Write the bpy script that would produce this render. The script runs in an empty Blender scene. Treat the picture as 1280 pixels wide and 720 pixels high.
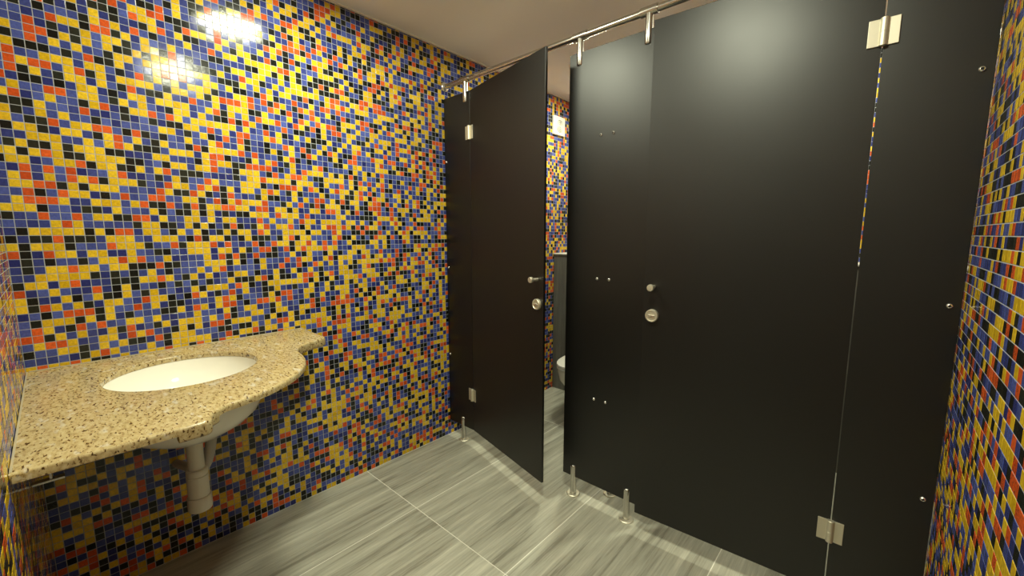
import bpy, bmesh, math, random
import numpy as np
from mathutils import Vector, Matrix
from mathutils.geometry import delaunay_2d_cdt

random.seed(7)
rng = np.random.default_rng(11)
S = bpy.context.scene
C = S.collection
PI = math.pi

# ------------------------------------------------------------------ camera
W, H = 2.2633, 2.455          # room width (x), ceiling height
YF, YB = -1.7965, 1.400        # near wall, wall behind the toilets
LEDGE_Y, LEDGE_Z = 1.150, 1.182
CAM = (2.0877, -1.6991, 1.340)
R = ((0.74321, 0.08615, -0.66349), (0.66906, -0.09570, 0.73702), (0.0, -0.99168, -0.12876))
cam_data = bpy.data.cameras.new('camera')
cam = bpy.data.objects.new('camera', cam_data)
C.objects.link(cam)
cam_data.sensor_fit = 'HORIZONTAL'
cam_data.sensor_width = 36.0
cam_data.lens = 516.0 / 1280.0 * 36.0
cam_data.clip_start = 0.01
mw = Matrix(((R[0][0], -R[0][1], -R[0][2], CAM[0]),
             (R[1][0], -R[1][1], -R[1][2], CAM[1]),
             (R[2][0], -R[2][1], -R[2][2], CAM[2]), (0, 0, 0, 1)))
cam.matrix_world = mw
S.camera = cam

# ------------------------------------------------------------------ world, exposure, lamps' strength
world = bpy.data.worlds.new('world')
S.world = world
world.use_nodes = True
world.node_tree.nodes['Background'].inputs[0].default_value = (0.02, 0.02, 0.02, 1)
world.node_tree.nodes['Background'].inputs[1].default_value = 1.0
S.view_settings.view_transform = 'Standard'
S.view_settings.look = 'None'
S.view_settings.gamma = 1.0
S.view_settings.use_curve_mapping = False
S.view_settings.exposure = 0.0
LAMP_COLOR = (0.98, 1.0, 0.75, 1)
LAMP_STRENGTH = 126.0
LAMP_RADIUS = 0.140
LAMPS = [(0.62, -0.94, 'round ceiling downlight above the front of the granite counter, in front of the cubicles'),
         (1.60, -1.02, 'round ceiling downlight nearer the right wall, in front of the closed cubicle door'),
         (0.535, 0.83, 'round ceiling downlight inside the ajar left cubicle above its toilet'),
         (1.76, 0.80, 'round ceiling downlight inside the right cubicle behind the closed door')]
try:
    S.cycles.use_denoising = True
    S.cycles.max_bounces = 10
    S.cycles.diffuse_bounces = 6
    S.cycles.glossy_bounces = 5
    S.cycles.sample_clamp_indirect = 6.0
except Exception:
    pass

# ------------------------------------------------------------------ helpers
def mat(name, col=(0.8, 0.8, 0.8), rough=0.5, metal=0.0, spec=0.5):
    m = bpy.data.materials.new(name)
    m.use_nodes = True
    b = m.node_tree.nodes['Principled BSDF']
    b.inputs['Base Color'].default_value = (*col, 1)
    b.inputs['Roughness'].default_value = rough
    b.inputs['Metallic'].default_value = metal
    b.inputs['Specular IOR Level'].default_value = spec
    return m

def nd(m, t, **kw):
    n = m.node_tree.nodes.new(t)
    for k, v in kw.items():
        setattr(n, k, v)
    return n

def ln(m, a, b):
    m.node_tree.links.new(a, b)

def bsdf(m):
    return m.node_tree.nodes['Principled BSDF']

def ramp(m, stops):
    r = nd(m, 'ShaderNodeValToRGB')
    e = r.color_ramp.elements
    while len(e) < len(stops):
        e.new(0.5)
    for el, (p, c) in zip(e, stops):
        el.position = p
        el.color = (*c, 1) if len(c) == 3 else c
    return r

def mapping(m, scale, coord='Object', jitter=False):
    tc = nd(m, 'ShaderNodeTexCoord')
    mp = nd(m, 'ShaderNodeMapping')
    mp.inputs['Scale'].default_value = scale
    ln(m, tc.outputs[coord], mp.inputs['Vector'])
    if jitter:
        oi = nd(m, 'ShaderNodeObjectInfo')
        mu = nd(m, 'ShaderNodeMath', operation='MULTIPLY')
        mu.inputs[1].default_value = 37.0
        ln(m, oi.outputs['Random'], mu.inputs[0])
        cb = nd(m, 'ShaderNodeCombineXYZ')
        ln(m, mu.outputs[0], cb.inputs[0])
        ln(m, mu.outputs[0], cb.inputs[1])
        ln(m, cb.outputs[0], mp.inputs['Location'])
    return mp

def noise(m, vec, scale, detail=4, rough=0.5):
    n = nd(m, 'ShaderNodeTexNoise')
    n.inputs['Scale'].default_value = scale
    n.inputs['Detail'].default_value = detail
    n.inputs['Roughness'].default_value = rough
    ln(m, vec, n.inputs['Vector'])
    return n

def bump(m, height, strength, dist):
    b = nd(m, 'ShaderNodeBump')
    b.inputs['Strength'].default_value = strength
    b.inputs['Distance'].default_value = dist
    ln(m, height, b.inputs['Height'])
    ln(m, b.outputs[0], bsdf(m).inputs['Normal'])
    return b

def link(name, me, mats, parent=None, kind=None, loc=None):
    o = bpy.data.objects.new(name, me)
    C.objects.link(o)
    if mats is not None:
        for x in (mats if isinstance(mats, (list, tuple)) else [mats]):
            me.materials.append(x)
    if parent:
        o.parent = parent
    if kind:
        o['kind'] = kind
    if loc:
        o.location = loc
    return o

def obj(name, bm, m, parent=None, kind=None, smooth=False, loc=None):
    me = bpy.data.meshes.new(name)
    bmesh.ops.recalc_face_normals(bm, faces=bm.faces)
    bm.to_mesh(me)
    bm.free()
    if smooth:
        for p in me.polygons:
            p.use_smooth = True
        try:
            me.set_sharp_from_angle(angle=math.radians(38))
        except Exception:
            pass
    return link(name, me, m, parent, kind, loc)

def box(bm, x0, x1, y0, y1, z0, z1, bev=0.0):
    r = bmesh.ops.create_cube(bm, size=1.0)
    vs = r['verts']
    for v in vs:
        v.co = Vector((x0 + (v.co.x + .5) * (x1 - x0), y0 + (v.co.y + .5) * (y1 - y0), z0 + (v.co.z + .5) * (z1 - z0)))
    if bev > 0:
        es = list({e for v in vs for e in v.link_edges})
        bmesh.ops.bevel(bm, geom=es, offset=bev, segments=2, affect='EDGES', profile=0.5)

def lathe(bm, prof, M=None, n=32):
    """revolve (r, z) pairs about z, then move by M"""
    M = M or Matrix.Identity(4)
    rings = []
    for r, z in prof:
        if r < 1e-6:
            rings.append([bm.verts.new(M @ Vector((0, 0, z)))])
        else:
            rings.append([bm.verts.new(M @ Vector((r * math.cos(2 * PI * k / n), r * math.sin(2 * PI * k / n), z))) for k in range(n)])
    for a, b in zip(rings, rings[1:]):
        for k in range(n):
            k2 = (k + 1) % n
            if len(a) == 1 and len(b) == 1:
                continue
            if len(a) == 1:
                bm.faces.new((a[0], b[k], b[k2]))
            elif len(b) == 1:
                bm.faces.new((a[k], b[0], a[k2]))
            else:
                bm.faces.new((a[k], b[k], b[k2], a[k2]))

def along(p, q):
    """matrix whose z axis runs from p towards q, origin at p"""
    d = (Vector(q) - Vector(p)).normalized()
    return Matrix.Translation(Vector(p)) @ d.to_track_quat('Z', 'Y').to_matrix().to_4x4()

def rod(bm, p, q, r, n=20, ease=0.0):
    L = (Vector(q) - Vector(p)).length
    if ease:
        prof = [(0, 0), (r - ease, 0), (r, ease), (r, L - ease), (r - ease, L), (0, L)]
    else:
        prof = [(0, 0), (r, 0), (r, L), (0, L)]
    lathe(bm, prof, along(p, q), n)

def smooth_path(pts, sub=8):
    P = [Vector(p) for p in pts]
    P = [P[0] * 2 - P[1]] + P + [P[-1] * 2 - P[-2]]
    out = []
    for i in range(1, len(P) - 2):
        a, b, c, d = P[i - 1:i + 3]
        for k in range(sub):
            t = k / sub
            out.append(0.5 * ((2 * b) + (c - a) * t + (2 * a - 5 * b + 4 * c - d) * t * t + (3 * b - a - 3 * c + d) * t ** 3))
    out.append(P[-2])
    return out

def tube(bm, pts, r, n=16):
    prev = None
    up = Vector((0.13, 0.2, 1)).normalized()
    for i, p in enumerate(pts):
        d = (pts[min(i + 1, len(pts) - 1)] - pts[max(i - 1, 0)]).normalized()
        u = d.cross(up)
        if u.length < 1e-3:
            u = d.cross(Vector((1, 0, 0)))
        u.normalize()
        v = d.cross(u)
        ring = [bm.verts.new(p + r * (math.cos(2 * PI * k / n) * u + math.sin(2 * PI * k / n) * v)) for k in range(n)]
        if prev:
            for k in range(n):
                bm.faces.new((prev[k], ring[k], ring[(k + 1) % n], prev[(k + 1) % n]))
        else:
            bm.faces.new(ring)
        prev = ring
    bm.faces.new(prev)

def thing(name, label, cat, loc=(0, 0, 0), rz=0.0, group=None):
    o = bpy.data.objects.new(name, None)
    C.objects.link(o)
    o.empty_display_size = 0.1
    o.location = loc
    o.rotation_euler = (0, 0, rz)
    o['label'] = label
    o['category'] = cat
    if group:
        o['group'] = group
    return o

def copy_thing(root, label, loc, rz=0.0):
    r = root.copy()
    C.objects.link(r)
    r.location = loc
    r.rotation_euler = (0, 0, rz)
    r['label'] = label
    for ch in list(root.children):
        c = ch.copy()
        C.objects.link(c)
        c.parent = r
        for g in list(ch.children):
            d = g.copy()
            C.objects.link(d)
            d.parent = c
    return r

# ------------------------------------------------------------------ materials
def tile_material(name, lo, hi, rough=0.12):
    m = mat(name, lo, rough, 0.0, 0.32)
    at = nd(m, 'ShaderNodeAttribute', attribute_name='tone')
    oi = nd(m, 'ShaderNodeObjectInfo')
    ad = nd(m, 'ShaderNodeMath', operation='ADD')
    fr = nd(m, 'ShaderNodeMath', operation='FRACT')
    ln(m, at.outputs['Fac'], ad.inputs[0])
    ln(m, oi.outputs['Random'], ad.inputs[1])
    ln(m, ad.outputs[0], fr.inputs[0])
    rp = ramp(m, [(0.0, lo), (1.0, hi)])
    ln(m, fr.outputs[0], rp.inputs[0])
    geo = nd(m, 'ShaderNodeNewGeometry')
    n = noise(m, geo.outputs['Position'], 130, 4, 0.65)         # cloudy glass
    mx = nd(m, 'ShaderNodeMix', data_type='RGBA', blend_type='MULTIPLY')
    mx.inputs['Factor'].default_value = 0.55
    ln(m, rp.outputs[0], mx.inputs['A'])
    r2 = ramp(m, [(0.3, (0.45, 0.45, 0.45)), (0.7, (1.25, 1.25, 1.25))])
    ln(m, n.outputs['Fac'], r2.inputs[0])
    ln(m, r2.outputs[0], mx.inputs['B'])
    ln(m, mx.outputs['Result'], bsdf(m).inputs['Base Color'])
    w = noise(m, geo.outputs['Position'], 95, 3, 0.6)
    bump(m, w.outputs['Fac'], 0.14, 0.0010)
    return m

M_TILES = [tile_material('blue_glass', (0.020, 0.026, 0.15), (0.085, 0.115, 0.40)),
           tile_material('yellow_glass', (0.62, 0.385, 0.011), (0.80, 0.53, 0.028)),
           tile_material('black_glass', (0.006, 0.006, 0.005), (0.024, 0.026, 0.019)),
           tile_material('orange_glass', (0.50, 0.065, 0.012), (0.75, 0.125, 0.025))]
TILE_P = [0.340, 0.305, 0.208, 0.147]

M_GROUT = mat('pale_grout', (0.40, 0.42, 0.46), 0.85)
M_CEIL = mat('ceiling_paint', (0.87, 0.87, 0.88), 0.9)
_n = noise(M_CEIL, mapping(M_CEIL, (1, 1, 1)).outputs[0], 60, 3)
bump(M_CEIL, _n.outputs['Fac'], 0.06, 0.002)
M_TRIM = mat('white_bead', (0.78, 0.76, 0.70), 0.6)

def stone_tile(name, sc, base, dark, pale):
    m = mat(name, base, 0.38)
    mp = mapping(m, sc, 'Object', True)
    wv = nd(m, 'ShaderNodeMapping')
    wv.inputs['Scale'].default_value = (3.2, 1.9, 1.9)
    ln(m, mp.outputs[0], wv.inputs['Vector'])
    n0 = noise(m, mp.outputs[0], 1.1, 3, 0.5)      # broad bands
    n1 = noise(m, mp.outputs[0], 3.2, 6, 0.66)     # streaks
    n2 = noise(m, wv.outputs[0], 3.4, 6, 0.7)      # fine striations
    for q in (n0, n1, n2):
        q.inputs['Distortion'].default_value = 0.15
    s1 = nd(m, 'ShaderNodeMath', operation='MULTIPLY_ADD')
    s1.inputs[1].default_value = 0.95
    ln(m, n2.outputs['Fac'], s1.inputs[0])
    s0 = nd(m, 'ShaderNodeMath', operation='MULTIPLY_ADD')
    s0.inputs[1].default_value = 0.8
    ln(m, n0.outputs['Fac'], s0.inputs[0])
    ln(m, n1.outputs['Fac'], s0.inputs[2])
    ln(m, s0.outputs[0], s1.inputs[2])
    mx = nd(m, 'ShaderNodeMapRange')
    mx.inputs['From Min'].default_value = 1.04
    mx.inputs['From Max'].default_value = 1.74
    ln(m, s1.outputs[0], mx.inputs['Value'])
    rp = ramp(m, [(0.16, dark), (0.36, tuple((a + b * 2) / 3 for a, b in zip(dark, base))), (0.54, base), (0.90, pale)])
    ln(m, mx.outputs[0], rp.inputs[0])
    oi = nd(m, 'ShaderNodeObjectInfo')
    hv = nd(m, 'ShaderNodeHueSaturation')
    mr = nd(m, 'ShaderNodeMapRange')
    mr.inputs['To Min'].default_value = 0.88
    mr.inputs['To Max'].default_value = 1.10
    ln(m, oi.outputs['Random'], mr.inputs['Value'])
    ln(m, mr.outputs[0], hv.inputs['Value'])
    ln(m, rp.outputs[0], hv.inputs['Color'])
    ln(m, hv.outputs[0], bsdf(m).inputs['Base Color'])
    rr = ramp(m, [(0.4, (0.30,) * 3), (0.9, (0.48,) * 3)])
    ln(m, mx.outputs[0], rr.inputs[0])
    ln(m, rr.outputs[0], bsdf(m).inputs['Roughness'])
    bump(m, n2.outputs['Fac'], 0.08, 0.001)
    return m

M_FLOOR = stone_tile('grey_striated_porcelain', (7.0, 0.42, 1.0), (0.44, 0.432, 0.36), (0.245, 0.235, 0.19), (0.60, 0.59, 0.495))
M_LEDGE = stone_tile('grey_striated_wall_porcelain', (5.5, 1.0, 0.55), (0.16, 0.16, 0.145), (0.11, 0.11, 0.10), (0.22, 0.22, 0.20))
M_FGROUT = mat('floor_grout', (0.80, 0.78, 0.70), 0.85)

M_LAM = mat('black_laminate', (0.0014, 0.0014, 0.0013), 0.41, 0.0, 0.70)
_mp = mapping(M_LAM, (1, 1, 1))
_n = noise(M_LAM, _mp.outputs[0], 900, 2)
bump(M_LAM, _n.outputs['Fac'], 0.05, 0.0004)
_n = noise(M_LAM, _mp.outputs[0], 2.2, 4, 0.6)
_r = ramp(M_LAM, [(0.35, (0.40,) * 3), (0.7, (0.435,) * 3)])
ln(M_LAM, _n.outputs['Fac'], _r.inputs[0])
ln(M_LAM, _r.outputs[0], bsdf(M_LAM).inputs['Roughness'])
M_EDGE = mat('dark_laminate_edge', (0.03, 0.028, 0.025), 0.4)

M_STEEL = mat('brushed_steel', (0.60, 0.585, 0.55), 0.24, 1.0)
_n = noise(M_STEEL, mapping(M_STEEL, (30, 30, 600)).outputs[0], 3, 2)
bump(M_STEEL, _n.outputs['Fac'], 0.04, 0.0004)
M_SATIN = mat('satin_nickel', (0.72, 0.68, 0.56), 0.48, 0.85)
M_CHROME = mat('chrome', (0.84, 0.82, 0.78), 0.24, 0.9)
M_SOCKET = mat('dark_recess', (0.02, 0.02, 0.02), 0.6)

M_GRANITE = mat('speckled_granite', (0.6, 0.5, 0.3), 0.22)
_mp = mapping(M_GRANITE, (1, 1, 1))
_rot = nd(M_GRANITE, 'ShaderNodeMapping')
_rot.inputs['Rotation'].default_value = (0, 0, math.radians(40))
_rot.inputs['Scale'].default_value = (0.62, 1.35, 1.0)
ln(M_GRANITE, _mp.outputs[0], _rot.inputs['Vector'])
_a = noise(M_GRANITE, _rot.outputs[0], 85, 4, 0.65)
_b = noise(M_GRANITE, _rot.outputs[0], 120, 3, 0.55)
_c = noise(M_GRANITE, _rot.outputs[0], 38, 3, 0.5)
_r1 = ramp(M_GRANITE, [(0.34, (0.31, 0.22, 0.10)), (0.47, (0.47, 0.365, 0.175)), (0.66, (0.55, 0.45, 0.255))])
ln(M_GRANITE, _a.outputs['Fac'], _r1.inputs[0])
_r2 = ramp(M_GRANITE, [(0.335, (0.11, 0.075, 0.045)), (0.375, (0.45, 0.34, 0.22)), (0.43, (1, 1, 1))])
ln(M_GRANITE, _b.outputs['Fac'], _r2.inputs[0])
_mx = nd(M_GRANITE, 'ShaderNodeMix', data_type='RGBA', blend_type='MULTIPLY')
_mx.inputs['Factor'].default_value = 1.0
ln(M_GRANITE, _r1.outputs[0], _mx.inputs['A'])
ln(M_GRANITE, _r2.outputs[0], _mx.inputs['B'])
_r3 = ramp(M_GRANITE, [(0.60, (0, 0, 0)), (0.70, (0.7, 0.7, 0.7))])
ln(M_GRANITE, _c.outputs['Fac'], _r3.inputs[0])
_mx2 = nd(M_GRANITE, 'ShaderNodeMix', data_type='RGBA')
ln(M_GRANITE, _r3.outputs[0], _mx2.inputs['Factor'])
ln(M_GRANITE, _mx.outputs['Result'], _mx2.inputs['A'])
_mx2.inputs['B'].default_value = (0.62, 0.57, 0.46, 1)
ln(M_GRANITE, _mx2.outputs['Result'], bsdf(M_GRANITE).inputs['Base Color'])

M_CERAMIC = mat('white_ceramic', (0.86, 0.84, 0.76), 0.10)
M_PLASTIC = mat('cream_plastic', (0.62, 0.59, 0.50), 0.42)
M_PLASTIC2 = mat('grey_plastic', (0.40, 0.38, 0.34), 0.45)
M_WHITEP = mat('white_plastic', (0.82, 0.80, 0.74), 0.35)
M_SEAL = mat('pale_sealant', (0.44, 0.38, 0.26), 0.5)
M_GRILLE = mat('pale_green_grey_plastic', (0.24, 0.30, 0.23), 0.5)
M_DOORPAINT = mat('grey_door_paint', (0.25, 0.24, 0.22), 0.4)
M_LAMPGLOW = bpy.data.materials.new('lamp_glow')
M_LAMPGLOW.use_nodes = True
_t = M_LAMPGLOW.node_tree
_t.nodes.clear()
_e = _t.nodes.new('ShaderNodeEmission')
_e.inputs[0].default_value = LAMP_COLOR
_e.inputs[1].default_value = LAMP_STRENGTH
_o = _t.nodes.new('ShaderNodeOutputMaterial')
_t.links.new(_e.outputs[0], _o.inputs[0])

# ------------------------------------------------------------------ setting: shell
G = 0.0008     # grout lies this far behind the tile faces
def shell(name, boxes, m):
    bm = bmesh.new()
    for b in boxes:
        box(bm, *b)
    return obj(name, bm, m, kind='structure')

wall_left = shell('wall_left', [(-0.12, -G, YF - 0.12, YB + 0.12, 0, H)], M_GROUT)
wall_right = shell('wall_right', [(W + G, W + 0.12, YF - 0.12, YB + 0.12, 0, H)], M_GROUT)
wall_back = shell('wall_back', [(-G, W + G, YB + G, YB + 0.12, 0, H)], M_GROUT)
DX0, DX1, DZ = 1.33, 2.17, 2.08   # doorway the picture was taken from
wall_front = shell('wall_front', [(-G, DX0, YF - 0.12, YF - G, 0, H), (DX1, W + G, YF - 0.12, YF - G, 0, H),
                                  (DX0, DX1, YF - 0.12, YF - G, DZ, H)], M_GROUT)
floor = shell('floor', [(-0.12, W + 0.12, YF - 0.12, YB + 0.12, -0.10, -0.0006)], M_FGROUT)
ceiling = shell('ceiling', [(-0.12, W + 0.12, YF - 0.12, YB + 0.12, H, H + 0.08)], M_CEIL)
shell('trim_1', [(0.0, 0.010, YF, YB, H - 0.007, H)], M_TRIM)
shell('trim_2', [(W - 0.010, W, YF, YB, H - 0.007, H)], M_TRIM)
shell('trim_3', [(0.010, W - 0.010, YB - 0.010, YB, H - 0.007, H)], M_TRIM)

# boxed-in cistern ledge behind the toilets
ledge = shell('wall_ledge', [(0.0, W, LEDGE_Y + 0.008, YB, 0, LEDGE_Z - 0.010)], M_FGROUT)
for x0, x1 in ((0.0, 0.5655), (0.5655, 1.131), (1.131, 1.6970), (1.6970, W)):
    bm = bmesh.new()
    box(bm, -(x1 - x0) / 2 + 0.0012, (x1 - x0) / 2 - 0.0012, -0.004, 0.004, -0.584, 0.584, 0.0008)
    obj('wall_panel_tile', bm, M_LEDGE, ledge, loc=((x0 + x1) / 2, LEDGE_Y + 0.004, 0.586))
bm = bmesh.new()
box(bm, 0.0, W, LEDGE_Y - 0.006, YB, LEDGE_Z - 0.010, LEDGE_Z, 0.001)
obj('ledge_top', bm, M_TRIM, ledge)

# floor tiles
fx = [0.0, 0.4766, 1.0767, 1.6767, W]
fy = [YF, -0.616, 0.584, LEDGE_Y]
for i in range(4):
    for j in range(3):
        a, b = fx[i + 1] - fx[i], fy[j + 1] - fy[j]
        bm = bmesh.new()
        box(bm, -a / 2 + 0.0019, a / 2 - 0.0019, -b / 2 + 0.0019, b / 2 - 0.0019, -0.009, 0.0, 0.0005)
        obj('floor_tile', bm, M_FLOOR, floor, loc=((fx[i] + fx[i + 1]) / 2, (fy[j] + fy[j + 1]) / 2, 0))

# door behind the viewpoint
dr = bpy.data.objects.new('door_1', None)
C.objects.link(dr)
dr['kind'] = 'structure'
bm = bmesh.new(); box(bm, DX0 + 0.03, DX1 - 0.03, YF - 0.10, YF - 0.06, 0.006, DZ - 0.03, 0.002); obj('door_leaf', bm, M_DOORPAINT, dr)
bm = bmesh.new()
box(bm, DX0, DX0 + 0.028, YF - 0.12, YF, 0, DZ); box(bm, DX1 - 0.028, DX1, YF - 0.12, YF, 0, DZ); box(bm, DX0 + 0.028, DX1 - 0.028, YF - 0.12, YF, DZ - 0.028, DZ)
obj('door_frame', bm, M_TRIM, dr)
bm = bmesh.new()
rod(bm, (DX0 + 0.10, YF - 0.06, 1.02), (DX0 + 0.10, YF - 0.02, 1.02), 0.009); rod(bm, (DX0 + 0.095, YF - 0.02, 1.02), (DX0 + 0.21, YF - 0.02, 1.02), 0.009, ease=0.003)
obj('door_handle', bm, M_STEEL, dr, smooth=True)

# ------------------------------------------------------------------ mosaic
PITCH, SIDE, CH = 0.0257, 0.0234, 0.0005
def tile_verts(s, jit):
    """12 corners of one tile, local (u, v, out)"""
    a, b = s / 2, s / 2 - CH
    v = []
    for h, q in ((-G, a), (-0.00025, a)):
        v += [(-q, -q, h), (q, -q, h), (q, q, h), (-q, q, h)]
    v += [(-b, -b, jit[0]), (b, -b, jit[1]), (b, b, jit[2]), (-b, b, jit[3])]
    return np.array(v)
TF = [(8, 9, 10, 11)] + [(4 + k, 4 + (k + 1) % 4, 8 + (k + 1) % 4, 8 + k) for k in range(4)] + [(k, (k + 1) % 4, 4 + (k + 1) % 4, 4 + k) for k in range(4)]
TF = np.array(TF)

def tilt():
    a, b = rng.normal(0, 0.00007, 2)
    return np.array([-a - b, a - b, a + b, -a + b])

proto = {}
def tile_mesh(c, k):
    if (c, k) not in proto:
        me = bpy.data.meshes.new('mosaic_tile')
        me.from_pydata([tuple(p) for p in tile_verts(SIDE, tilt())], [], [tuple(int(i) for i in f) for f in TF])
        me.materials.append(M_TILES[c])
        me.polygons.foreach_set('use_smooth', [False] * len(me.polygons))
        proto[(c, k)] = me
    return proto[(c, k)]

Rn = np.array(R)
def pixel(P):
    d = Rn.T @ (np.asarray(P) - np.array(CAM))
    if d[2] < 0.05:
        return None
    return (640 + 516 * d[0] / d[2], 360 + 516 * d[1] / d[2])

def mosaic(wall, origin, u, v, nrm, ulen, vlen, n_parts, skip=None, hidden=None, rows=None):
    """lay tiles on the plane through origin; the n_parts that show largest are objects, the others one joined part"""
    origin, u, v, nrm = (np.array(a, float) for a in (origin, u, v, nrm))
    cells = []
    for i in range(int(math.ceil(ulen / PITCH))):
        for j in range(int(math.ceil(vlen / PITCH))):
            u0, u1 = i * PITCH, min((i + 1) * PITCH, ulen)
            v0, v1 = j * PITCH, min((j + 1) * PITCH, vlen)
            if u1 - u0 < 0.006 or v1 - v0 < 0.006:
                continue
            c = origin + u * (u0 + u1) / 2 + v * (v0 + v1) / 2
            if skip and skip(c):
                continue
            full = u1 - u0 > PITCH * 0.99 and v1 - v0 > PITCH * 0.99
            cells.append((c, u1 - u0, v1 - v0, full, i, j))
    col = rng.choice(4, size=len(cells), p=TILE_P)
    if rows:
        for k, cl in enumerate(cells):
            ch = rows(cl[4], cl[5])
            if ch is not None:
                col[k] = ch
    area = []
    for k, (c, a, b, full, i, j) in enumerate(cells):
        s = 0.0
        if full and not (hidden and hidden(c)):
            q = [pixel(c + u * x * a / 2 + v * y * b / 2) for x, y in ((-1, -1), (1, -1), (1, 1), (-1, 1))]
            if all(q) and all(0 < p[0] < 1280 and 0 < p[1] < 720 for p in q):
                s = abs(sum(q[t][0] * q[(t + 1) % 4][1] - q[(t + 1) % 4][0] * q[t][1] for t in range(4))) / 2
        area.append(s)
    order = np.argsort(-np.array(area))
    single = set(int(k) for k in order[:n_parts] if area[int(k)] > 0)
    M = Matrix((tuple(u), tuple(v), tuple(nrm))).transposed().to_4x4()
    VV, FF, MI, TN = [], [], [], []
    base = 0
    for k, (c, a, b, full, i, j) in enumerate(cells):
        if k in single:
            o = bpy.data.objects.new('mosaic_tile', tile_mesh(int(col[k]), int(rng.integers(3))))
            C.objects.link(o)
            o.parent = wall
            mm = M.copy()
            mm.translation = Vector(c)
            o.matrix_local = mm
            continue
        t = tile_verts(SIDE, tilt())
        if not full:
            t[:, 0] *= (a - PITCH + SIDE) / SIDE
            t[:, 1] *= (b - PITCH + SIDE) / SIDE
        VV.append(c + t[:, :1] * u + t[:, 1:2] * v + t[:, 2:] * nrm)
        FF.append(TF + base)
        MI += [int(col[k])] * 9
        TN += [float(rng.random())] * 9
        base += 12
    V = np.concatenate(VV); F = np.concatenate(FF)
    me = bpy.data.meshes.new('mosaic_tiles')
    me.vertices.add(len(V)); me.vertices.foreach_set('co', V.astype(np.float32).ravel())
    me.loops.add(F.size); me.loops.foreach_set('vertex_index', F.astype(np.int32).ravel())
    me.polygons.add(len(F)); me.polygons.foreach_set('loop_start', np.arange(0, F.size, 4, dtype=np.int32))
    me.polygons.foreach_set('material_index', np.array(MI, dtype=np.int32))
    me.polygons.foreach_set('use_smooth', np.zeros(len(F), dtype=bool))
    me.update(calc_edges=True)
    at = me.attributes.new('tone', 'FLOAT', 'FACE')
    at.data.foreach_set('value', np.array(TN, dtype=np.float32))
    me.validate()
    return link('mosaic_tiles', me, M_TILES, wall, 'stuff')

mosaic(wall_left, (0, YF, 0), (0, 1, 0), (0, 0, 1), (1, 0, 0), YB - YF, H - 0.007, 300,
       skip=lambda c: c[1] > LEDGE_Y and c[2] < LEDGE_Z, hidden=lambda c: c[2] < 0.91 and c[1] < -0.9)
mosaic(wall_right, (W, YB, 0), (0, -1, 0), (0, 0, 1), (-1, 0, 0), YB - YF, H - 0.007, 300,
       skip=lambda c: c[1] > LEDGE_Y and c[2] < LEDGE_Z)
mosaic(wall_front, (W, YF, 0), (-1, 0, 0), (0, 0, 1), (0, 1, 0), W, H, 0,
       skip=lambda c: DX0 - 0.013 < c[0] < DX1 + 0.013 and c[2] < DZ + 0.013)
mosaic(wall_back, (0, YB, LEDGE_Z), (1, 0, 0), (0, 0, 1), (0, -1, 0), W, H - LEDGE_Z - 0.007, 0)

# ------------------------------------------------------------------ ceiling lamps
lamp0 = None
for x, y, lab in LAMPS:
    if lamp0 is None:
        lamp0 = thing('ceiling_light', lab, 'light', (x, y, H), group='round ceiling downlights')
        bm = bmesh.new()
        r = LAMP_RADIUS
        lathe(bm, [(r + 0.018, 0.0), (r + 0.018, -0.008), (r + 0.014, -0.012), (r + 0.002, -0.012), (r, -0.009), (r, -0.002), (0, -0.002)], n=40)
        obj('lamp_ring', bm, M_WHITEP, lamp0, smooth=True)
        bm = bmesh.new()
        lathe(bm, [(r - 0.001, -0.0085), (0, -0.0085)], n=40)
        obj('diffuser', bm, M_LAMPGLOW, lamp0)
    else:
        copy_thing(lamp0, lab, (x, y, H))

# ------------------------------------------------------------------ cubicle partitions
PZ0, PZ1, T = 0.100, 2.160, 0.0065      # panel bottom, top, half thickness

def slab(name, x0, x1, parent, z0=PZ0, z1=PZ1, y0=-T, y1=T):
    bm = bmesh.new()
    box(bm, x0, x1, y0, y1, z0, z1, 0.0010)
    return obj(name, bm, M_LAM, parent)

def half_post(bm, x, z0, z1, r, sgn, tip_up):
    """the piece of a round post left on one side of a panel, with a tapered tip"""
    d = T + 0.0002
    n = 14
    a0 = math.acos(d / r)
    def seg(rr):
        aa = math.acos(min(1, d / rr))
        return [(rr * math.sin(-aa + 2 * aa * k / n), sgn * -rr * math.cos(-aa + 2 * aa * k / n)) for k in range(n + 1)]
    zs = [(z0, r), (z1 - 0.006, r), (z1 - 0.002, r * 0.90), (z1, r * 0.72)] if tip_up else [(z1, r), (z0 + 0.006, r), (z0 + 0.002, r * 0.90), (z0, r * 0.72)]
    rings = []
    for z, rr in zs:
        rings.append([bm.verts.new((x + px, py, z)) for px, py in seg(rr)])
    for p, q in zip(rings, rings[1:]):
        for k in range(n + 1):
            k2 = (k + 1) % (n + 1)
            bm.faces.new((p[k], p[k2], q[k2], q[k]))
    bm.faces.new(rings[0]); bm.faces.new(rings[-1])

def foot(x, parent, y=0.0, rz=0.0):
    """steel post with round base plate clasping the lower edge of a panel"""
    r = 0.0155
    bm = bmesh.new()
    rod(bm, (0, 0, 0.006), (0, 0, PZ0 - 0.0005), r, 24)
    half_post(bm, 0, PZ0 - 0.0005, 0.160, r, 1, True)
    half_post(bm, 0, PZ0 - 0.0005, 0.160, r, -1, True)
    o = obj('support_foot', bm, M_STEEL, parent, smooth=True, loc=(x, y, 0))
    o.rotation_euler = (0, 0, rz)
    bm = bmesh.new()
    lathe(bm, [(0.0, 0.0), (0.034, 0.0), (0.034, 0.004), (0.031, 0.0065), (r + 0.001, 0.0065)], n=32)
    obj('base_disc', bm, M_SATIN, o, smooth=True)

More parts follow.
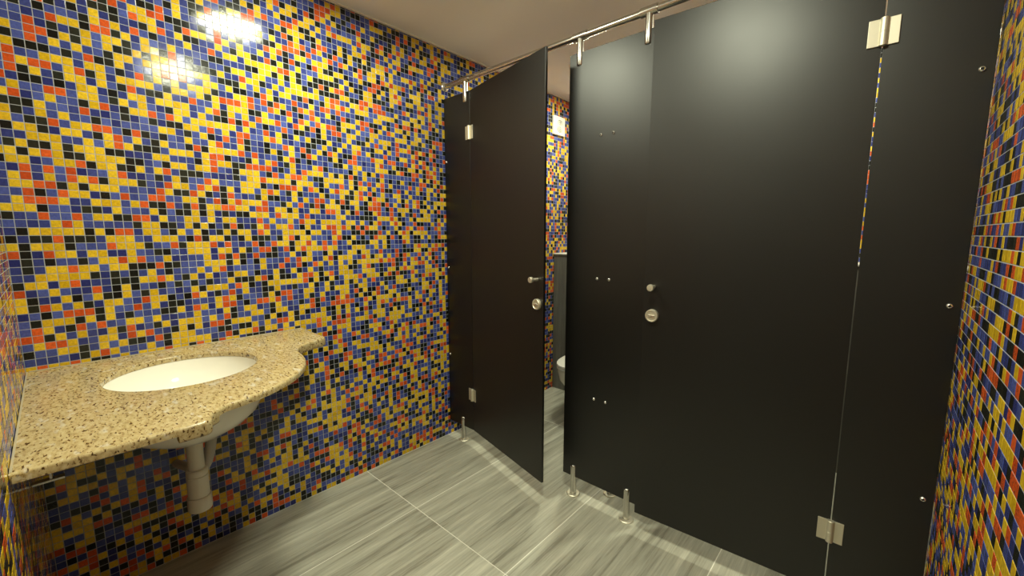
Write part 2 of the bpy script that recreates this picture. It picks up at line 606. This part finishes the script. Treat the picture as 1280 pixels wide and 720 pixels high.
def screw(x, z, parent, y=-T, r=0.0085):
    M = Matrix.Translation((x, y, z)) @ Matrix.Rotation(PI / 2, 4, 'X')
    bm = bmesh.new()
    lathe(bm, [(r, 0), (r * 0.97, 0.0018), (r * 0.80, 0.0042), (r * 0.48, 0.0056), (r * 0.42, 0.0050)], M, 20)
    o = obj('screw', bm, M_CHROME, parent, smooth=True)
    bm = bmesh.new()
    lathe(bm, [(r * 0.42, 0.0050), (r * 0.40, 0.0026), (0, 0.0026)], M, 6)
    obj('screw_socket', bm, M_SOCKET, o)

left_panel = thing('partition_panel', 'narrow black fixed panel between the mosaic wall and the ajar door', 'partition', group='black cubicle panels')
slab('panel', 0.002, 0.2327, left_panel)
foot(0.132, left_panel)
for z in (1.784, 1.130, 0.560):
    screw(0.018, z, left_panel, r=0.007)

mid_panel = thing('partition_panel', 'black fixed middle panel between the two cubicle doors, with three pairs of screws', 'partition', group='black cubicle panels')
slab('panel', 0.926, 1.346, mid_panel)
foot(0.987, mid_panel)
foot(1.285, mid_panel)
for z in (1.782, 1.134, 0.547):
    screw(1.099, z, mid_panel, r=0.0075)
    screw(1.161, z, mid_panel, r=0.0075)

right_panel = thing('partition_panel', 'black fixed panel at the right, against the right mosaic wall, with three screws', 'partition', group='black cubicle panels')
slab('panel', 2.0318, W - 0.002, right_panel)
for z in (1.774, 1.138, 0.545):
    screw(2.238, z, right_panel, r=0.0075)

divider = thing('divider_panel', 'black panel between the two cubicles, behind the middle panel, seen only as a foot below', 'partition')
bm = bmesh.new(); box(bm, 1.1245, 1.1375, T + 0.001, LEDGE_Y - 0.007, PZ0, PZ1, 0.001); obj('panel', bm, M_LAM, divider)
foot(1.131, divider, y=0.125, rz=PI / 2)

def hinge(parent, z, side):
    """flag hinge on the pivot line; side = +1 when the door runs to +x"""
    hh = 0.039
    o = None
    bm = bmesh.new()
    lathe(bm, [(0, -hh), (0.0095, -hh), (0.0105, -hh + 0.001), (0.0105, -0.0006), (0.0098, 0.0), (0.0105, 0.0006), (0.0105, hh - 0.001), (0.0095, hh), (0, hh)],
          Matrix.Translation((0, -T - 0.0065, z)), 20)
    o = obj('hinge', bm, M_SATIN, parent, smooth=True)
    for s in (-1, 1):
        bm = bmesh.new()
        x0, x1 = sorted((s * 0.004, s * 0.036))
        box(bm, x0, x1, -T - 0.0048, -T, z - hh + 0.001, z + hh - 0.001, 0.0012)
        lf = obj('hinge_leaf', bm, M_SATIN, o)
        if s == -side:
            lf.rotation_euler = (0, 0, -parent.rotation_euler[2])   # the leaf on the fixed panel
    return o

def cubicle_door(label, x, rz, side, length):
    d = thing('cubicle_door', label, 'door', (x, 0, 0), rz, group='black cubicle doors')
    s = side
    x0, x1 = sorted((s * 0.0018, s * length))
    slab('door_leaf', x0, x1, d)
    hinge(d, 1.927, side)
    hinge(d, 0.335, side)
    # round lock
    lx, lz = s * (length - 0.042), 1.006
    M = Matrix.Translation((lx, -T, lz)) @ Matrix.Rotation(PI / 2, 4, 'X')
    bm = bmesh.new()
    lathe(bm, [(0.0265, 0), (0.0265, 0.012), (0.0250, 0.0142), (0.0215, 0.0146), (0.0200, 0.0125), (0.0, 0.0125)], M, 36)
    k = obj('lock_knob', bm, M_SATIN, d, smooth=True)
    bm = bmesh.new()
    box(bm, lx - 0.013, lx + 0.013, -T - 0.0168, -T - 0.0120, lz - 0.0035, lz + 0.0035, 0.001)
    obj('lock_slot', bm, M_CHROME, k)
    # stop peg
    M = Matrix.Translation((s * (length - 0.044), -T, 1.126)) @ Matrix.Rotation(PI / 2, 4, 'X')
    bm = bmesh.new()
    lathe(bm, [(0.0075, 0.0), (0.0075, 0.030), (0.0110, 0.032), (0.0130, 0.034), (0.0140, 0.037), (0.0140, 0.047), (0.0125, 0.0495), (0, 0.0505)], M, 24)
    obj('door_peg', bm, M_SATIN, d, smooth=True)
    return d

cubicle_door('black cubicle door left ajar at the left, with steel lock and peg', 0.2345, math.radians(-13.2), 1, 0.690)
cubicle_door('wide black cubicle door at the right, nearly closed, with steel lock and peg', 2.0300, math.radians(4.35), -1, 0.682)

# head rail
RZ = 2.231
rail = thing('head_rail', 'brushed steel rail running above the black cubicle panels from wall to wall', 'rail', (0, 0, 0))
bm = bmesh.new(); rod(bm, (0.004, 0, RZ), (W - 0.004, 0, RZ), 0.0145, 24); obj('rail_tube', bm, M_STEEL, rail, smooth=True)
for x, d in ((0.001, 1), (W - 0.001, -1)):
    bm = bmesh.new()
    lathe(bm, [(0.0, 0), (0.029, 0), (0.029, 0.006), (0.026, 0.012), (0.020, 0.016), (0.0148, 0.017)], along((x, 0, RZ), (x + d, 0, RZ)), 32)
    obj('rail_flange', bm, M_CHROME, rail, smooth=True)
for x in (0.192, 0.978, 1.303, 2.155):
    bm = bmesh.new()
    lathe(bm, [(0.0146, 0), (0.0190, 0.0), (0.0190, 0.072), (0.0146, 0.072)], along((x - 0.036, 0, RZ), (x + 1, 0, RZ)), 28)
    b = obj('rail_bracket', bm, M_STEEL, rail, smooth=True)
    bm = bmesh.new()
    rod(bm, (x, 0, PZ1 + 0.0005), (x, 0, RZ - 0.012), 0.0155, 24)
    half_post(bm, x, 2.103, PZ1 + 0.0005, 0.0155, 1, False)
    half_post(bm, x, 2.103, PZ1 + 0.0005, 0.0155, -1, False)
    obj('bracket_post', bm, M_STEEL, b, smooth=True)

# ------------------------------------------------------------------ granite counter
CZ = 0.885
YS = YF + 0.0008
def outline():
    p = [(0.0015, YS), (0.882, YS), (0.885, YS + 0.003), (0.885, -1.540), (0.885, -1.490), (0.8835, -1.481), (0.877, -1.474), (0.866, -1.470),
         (0.848, -1.467), (0.834, -1.460), (0.823, -1.446)]
    c, r = (0.400, -1.500), 0.412
    for k in range(27):
        a = math.radians(10 + (84 - 10) * k / 26)
        p.append((c[0] + r * math.cos(a), c[1] + r * math.sin(a)))
    p += [(0.424, -1.088), (0.405, -1.086), (0.385, -1.081), (0.362, -1.071), (0.340, -1.056), (0.320, -1.036), (0.304, -1.013), (0.292, -0.988),
          (0.284, -0.964), (0.278, -0.945), (0.270, -0.928), (0.258, -0.917), (0.240, -0.912), (0.120, -0.912), (0.0015, -0.912)]
    return p
OUT = outline()
def inset(d):
    n = len(OUT)
    q = []
    for i, (x, y) in enumerate(OUT):
        a, b = Vector(OUT[i - 1]), Vector(OUT[(i + 1) % n])
        if i in (0, 1, n - 1):
            q.append((x, y))
            continue
        t1 = (Vector((x, y)) - a).normalized(); t2 = (b - Vector((x, y))).normalized()
        t = (t1 + t2).normalized()
        q.append((x - t.y * d, y + t.x * d))
    return q

def inside(p, poly):
    x, y = p
    r = False
    j = len(poly) - 1
    for i in range(len(poly)):
        xi, yi = poly[i]; xj, yj = poly[j]
        if (yi > y) != (yj > y) and x < (xj - xi) * (y - yi) / (yj - yi) + xi:
            r = not r
        j = i
    return r

BX, BY, BR = 0.342, -1.430, 0.207
def hole(r, n=64):
    return [(BX + r * math.cos(2 * PI * k / n), BY + r * math.sin(2 * PI * k / n)) for k in range(n)]

counter = thing('vanity_counter', 'speckled beige granite corner counter with curved front, under the left mosaic wall', 'counter', (0, 0, 0))
bm = bmesh.new()
prof = [(0.009, CZ), (0.0050, CZ - 0.0010), (0.0022, CZ - 0.0032), (0.0006, CZ - 0.0062), (0.0, CZ - 0.0095), (0.0, CZ - 0.0195)]
def add_ring(pts, z):
    return [bm.verts.new((x, y, z)) for x, y in pts]
rings = [add_ring(inset(d), z) for d, z in prof]
for a, b in zip(rings, rings[1:]):
    n = len(a)
    for k in range(n):
        bm.faces.new((a[k], a[(k + 1) % n], b[(k + 1) % n], b[k]))
hprof = [(BR + 0.007, CZ), (BR + 0.003, CZ - 0.001), (BR + 0.0008, CZ - 0.003), (BR, CZ - 0.007), (BR, CZ - 0.0195)]
hr = [add_ring(hole(r), z) for r, z in hprof]
for a, b in zip(hr, hr[1:]):
    n = len(a)
    for k in range(n):
        bm.faces.new((b[k], b[(k + 1) % n], a[(k + 1) % n], a[k]))
def cap(o_ring, h_ring):
    vs = o_ring + h_ring
    P = [Vector((v.co.x, v.co.y)) for v in vs]
    no, nh = len(o_ring), len(h_ring)
    ed = [(k, (k + 1) % no) for k in range(no)] + [(no + k, no + (k + 1) % nh) for k in range(nh)]
    res = delaunay_2d_cdt(P, ed, [], 0, 1e-6)
    op = [(p.x, p.y) for p in P[:no]]; hp = [(p.x, p.y) for p in P[no:]]
    for f in res[2]:
        tri = [res[0][i] for i in f]
        c = ((tri[0].x + tri[1].x + tri[2].x) / 3, (tri[0].y + tri[1].y + tri[2].y) / 3)
        if inside(c, op) and not inside(c, hp):
            idx = [res[3][i][0] for i in f]
            try:
                bm.faces.new([vs[i] for i in idx])
            except ValueError:
                pass
cap(rings[0], hr[0]); cap(rings[-1], hr[-1])
obj('counter_slab', bm, M_GRANITE, counter, smooth=True)
# built-up edge below the curved front
aprof = [(0.0, CZ - 0.0195), (0.0, CZ - 0.031), (0.0010, CZ - 0.035), (0.004, CZ - 0.038), (0.009, CZ - 0.039), (0.032, CZ - 0.039), (0.032, CZ - 0.0195)]
for i0, i1 in ((3, 11), (38, len(OUT) - 1)):
    bm = bmesh.new()
    rs = []
    for d, z in aprof:
        q = inset(d)[i0:i1]
        rs.append([bm.verts.new((x, y, z)) for x, y in q])
    for a, b in zip(rs, rs[1:] + rs[:1]):
        for k in range(len(a) - 1):
            bm.faces.new((a[k], a[k + 1], b[k + 1], b[k]))
    bm.faces.new([r[0] for r in rs]); bm.faces.new([r[-1] for r in rs])
    obj('built_up_edge', bm, M_GRANITE, counter, smooth=True)
bm = bmesh.new()
box(bm, 0.0015, 0.875, YS, YS + 0.004, CZ - 0.0005, CZ + 0.0012, 0.0006)
box(bm, 0.0015, 0.007, YS + 0.006, -0.915, CZ - 0.0005, CZ + 0.003, 0.0012)
obj('sealant_bead', bm, M_SEAL, counter)

basin = thing('basin', 'round white ceramic basin set under the granite counter', 'sink', (BX, BY, 0))
bm = bmesh.new()
zt = CZ - 0.0205
lathe(bm, [(0.022, 0.712), (0.070, 0.721), (0.122, 0.742), (0.158, 0.767), (0.183, 0.796), (0.198, 0.825), (0.2055, 0.850), (0.208, zt), (0.236, zt),
           (0.238, zt - 0.012), (0.234, 0.815), (0.224, 0.765), (0.200, 0.715), (0.165, 0.682), (0.112, 0.651), (0.055, 0.636), (0.022, 0.634), (0.022, 0.712)], n=64)
obj('bowl', bm, M_CERAMIC, basin, smooth=True)
bm = bmesh.new()
lathe(bm, [(0.0, 0.706), (0.016, 0.706), (0.019, 0.713), (0.028, 0.7175), (0.031, 0.7165), (0.0215, 0.712), (0.0215, 0.640), (0, 0.640)], n=32)
obj('drain_fitting', bm, M_CHROME, basin, smooth=True)

trap = thing('bottle_trap', 'cream plastic bottle trap hanging below the white basin', 'pipe', (BX, BY, 0))
def trap_part(name, prof, m=M_PLASTIC):
    b = bmesh.new(); lathe(b, prof, n=36); return obj(name, b, m, trap, smooth=True)
trap_part('tailpipe', [(0, 0.633), (0.0300, 0.633), (0.0300, 0.622), (0.0245, 0.618), (0.0245, 0.512), (0, 0.512)])
trap_part('collar', [(0.0245, 0.520), (0.0300, 0.518), (0.0320, 0.514), (0.0320, 0.497), (0.0300, 0.494), (0, 0.494)])
trap_part('trap_body', [(0.029, 0.496), (0.0325, 0.493), (0.0325, 0.418), (0, 0.418)])
trap_part('trap_cup', [(0, 0.4175), (0.0350, 0.4175), (0.0362, 0.415), (0.0362, 0.374), (0.0345, 0.366), (0.029, 0.363), (0, 0.362)])
bm = bmesh.new()
rod(bm, (-0.018, -0.008, 0.512), (-BX + 0.002, -0.010, 0.408), 0.0155, 20)
obj('outlet_pipe', bm, M_PLASTIC, trap, smooth=True)
bm = bmesh.new()
tube(bm, smooth_path([(-0.010, 0.018, 0.500), (-0.020, 0.038, 0.530), (-0.030, 0.052, 0.575), (-0.036, 0.058, 0.615), (-0.038, 0.058, 0.6335)]), 0.0175)
obj('overflow_elbow', bm, M_PLASTIC2, trap, smooth=True)

brk = thing('wall_bracket', 'small steel bracket on the near wall under the left end of the granite counter', 'bracket', (0.45, YF, 0))
bm = bmesh.new(); box(bm, -0.011, 0.011, 0.0015, 0.062, 0.674, 0.680, 0.0008); obj('bracket_arm', bm, M_STEEL, brk)
bm = bmesh.new(); box(bm, -0.006, 0.006, 0.034, 0.039, 0.680, CZ - 0.0203); obj('bracket_strut', bm, M_STEEL, brk)

# ------------------------------------------------------------------ toilet in the ajar cubicle
TX = 0.512
toilet = thing('toilet', 'white wall hung toilet with closed lid inside the ajar cubicle', 'toilet', (TX, LEDGE_Y, -0.012))
def oval(hw, L, n=48, back=0.0, squash=1.0):
    """D-shaped plan, back edge on y = back, front at y = -L"""
    pts = []
    for k in range(n):
        a = 2 * PI * k / n
        c, s = math.cos(a), math.sin(a)
        x = hw * (abs(c) ** 0.82) * (1 if c >= 0 else -1)
        yy = s
        if yy > 0:
            y = -L * 0.46 + (L * 0.46 + back) * (abs(yy) ** 0.45)
        else:
            y = -L * 0.46 - (L * 0.54) * (abs(yy) ** 0.92)
        pts.append((x, y))
    return pts
def loft(sections, m, name, parent):
    b = bmesh.new()
    prev = None
    for z, hw, L, back in sections:
        ring = [b.verts.new((x, y, z)) for x, y in oval(hw, L, back=back)]
        if prev:
            n = len(ring)
            for k in range(n):
                b.faces.new((prev[k], ring[k], ring[(k + 1) % n], prev[(k + 1) % n]))
        else:
            b.faces.new(ring)
        prev = ring
    b.faces.new(prev)
    return obj(name, b, m, parent, smooth=True)
loft([(0.075, 0.100, 0.20, -0.001), (0.080, 0.115, 0.24, -0.001), (0.14, 0.143, 0.33, -0.001), (0.22, 0.163, 0.42, -0.001), (0.30, 0.176, 0.50, -0.001),
      (0.375, 0.178, 0.525, -0.001), (0.392, 0.176, 0.523, -0.001)], M_CERAMIC, 'bowl', toilet)
loft([(0.394, 0.176, 0.530, -0.050), (0.397, 0.181, 0.535, -0.050), (0.409, 0.181, 0.535, -0.050), (0.412, 0.178, 0.532, -0.050)], M_WHITEP, 'seat', toilet)
loft([(0.4145, 0.178, 0.533, -0.050), (0.418, 0.182, 0.537, -0.050), (0.430, 0.181, 0.535, -0.050), (0.438, 0.160, 0.510, -0.060), (0.441, 0.10, 0.42, -0.09)], M_WHITEP, 'lid', toilet)

# ------------------------------------------------------------------ extractor fan on the left wall of the cubicle
fan = thing('extractor_fan', 'square white extractor fan high on the mosaic wall inside the ajar cubicle', 'fan', (0.0, 1.180, 2.220))
bm = bmesh.new()
box(bm, 0.0005, 0.022, -0.0765, 0.0765, -0.0740, 0.0740, 0.004)
obj('fan_cover', bm, M_WHITEP, fan)
MF = Matrix.Rotation(PI / 2, 4, 'Y')
bm = bmesh.new(); lathe(bm, [(0.0, 0.0222), (0.050, 0.0222), (0.050, 0.0235), (0.0, 0.0235)], MF, 32); obj('fan_opening', bm, M_GRILLE, fan)
for r in (0.050, 0.040, 0.030, 0.020, 0.010):
    bm = bmesh.new()
    lathe(bm, [(r, 0.0230), (r, 0.0275), (r - 0.0045, 0.0275), (r - 0.0045, 0.0230), (r, 0.0230)], MF, 32)
    obj('grille_ring', bm, M_WHITEP, fan)

C.objects.update() if hasattr(C.objects, 'update') else None
bpy.context.view_layer.update()
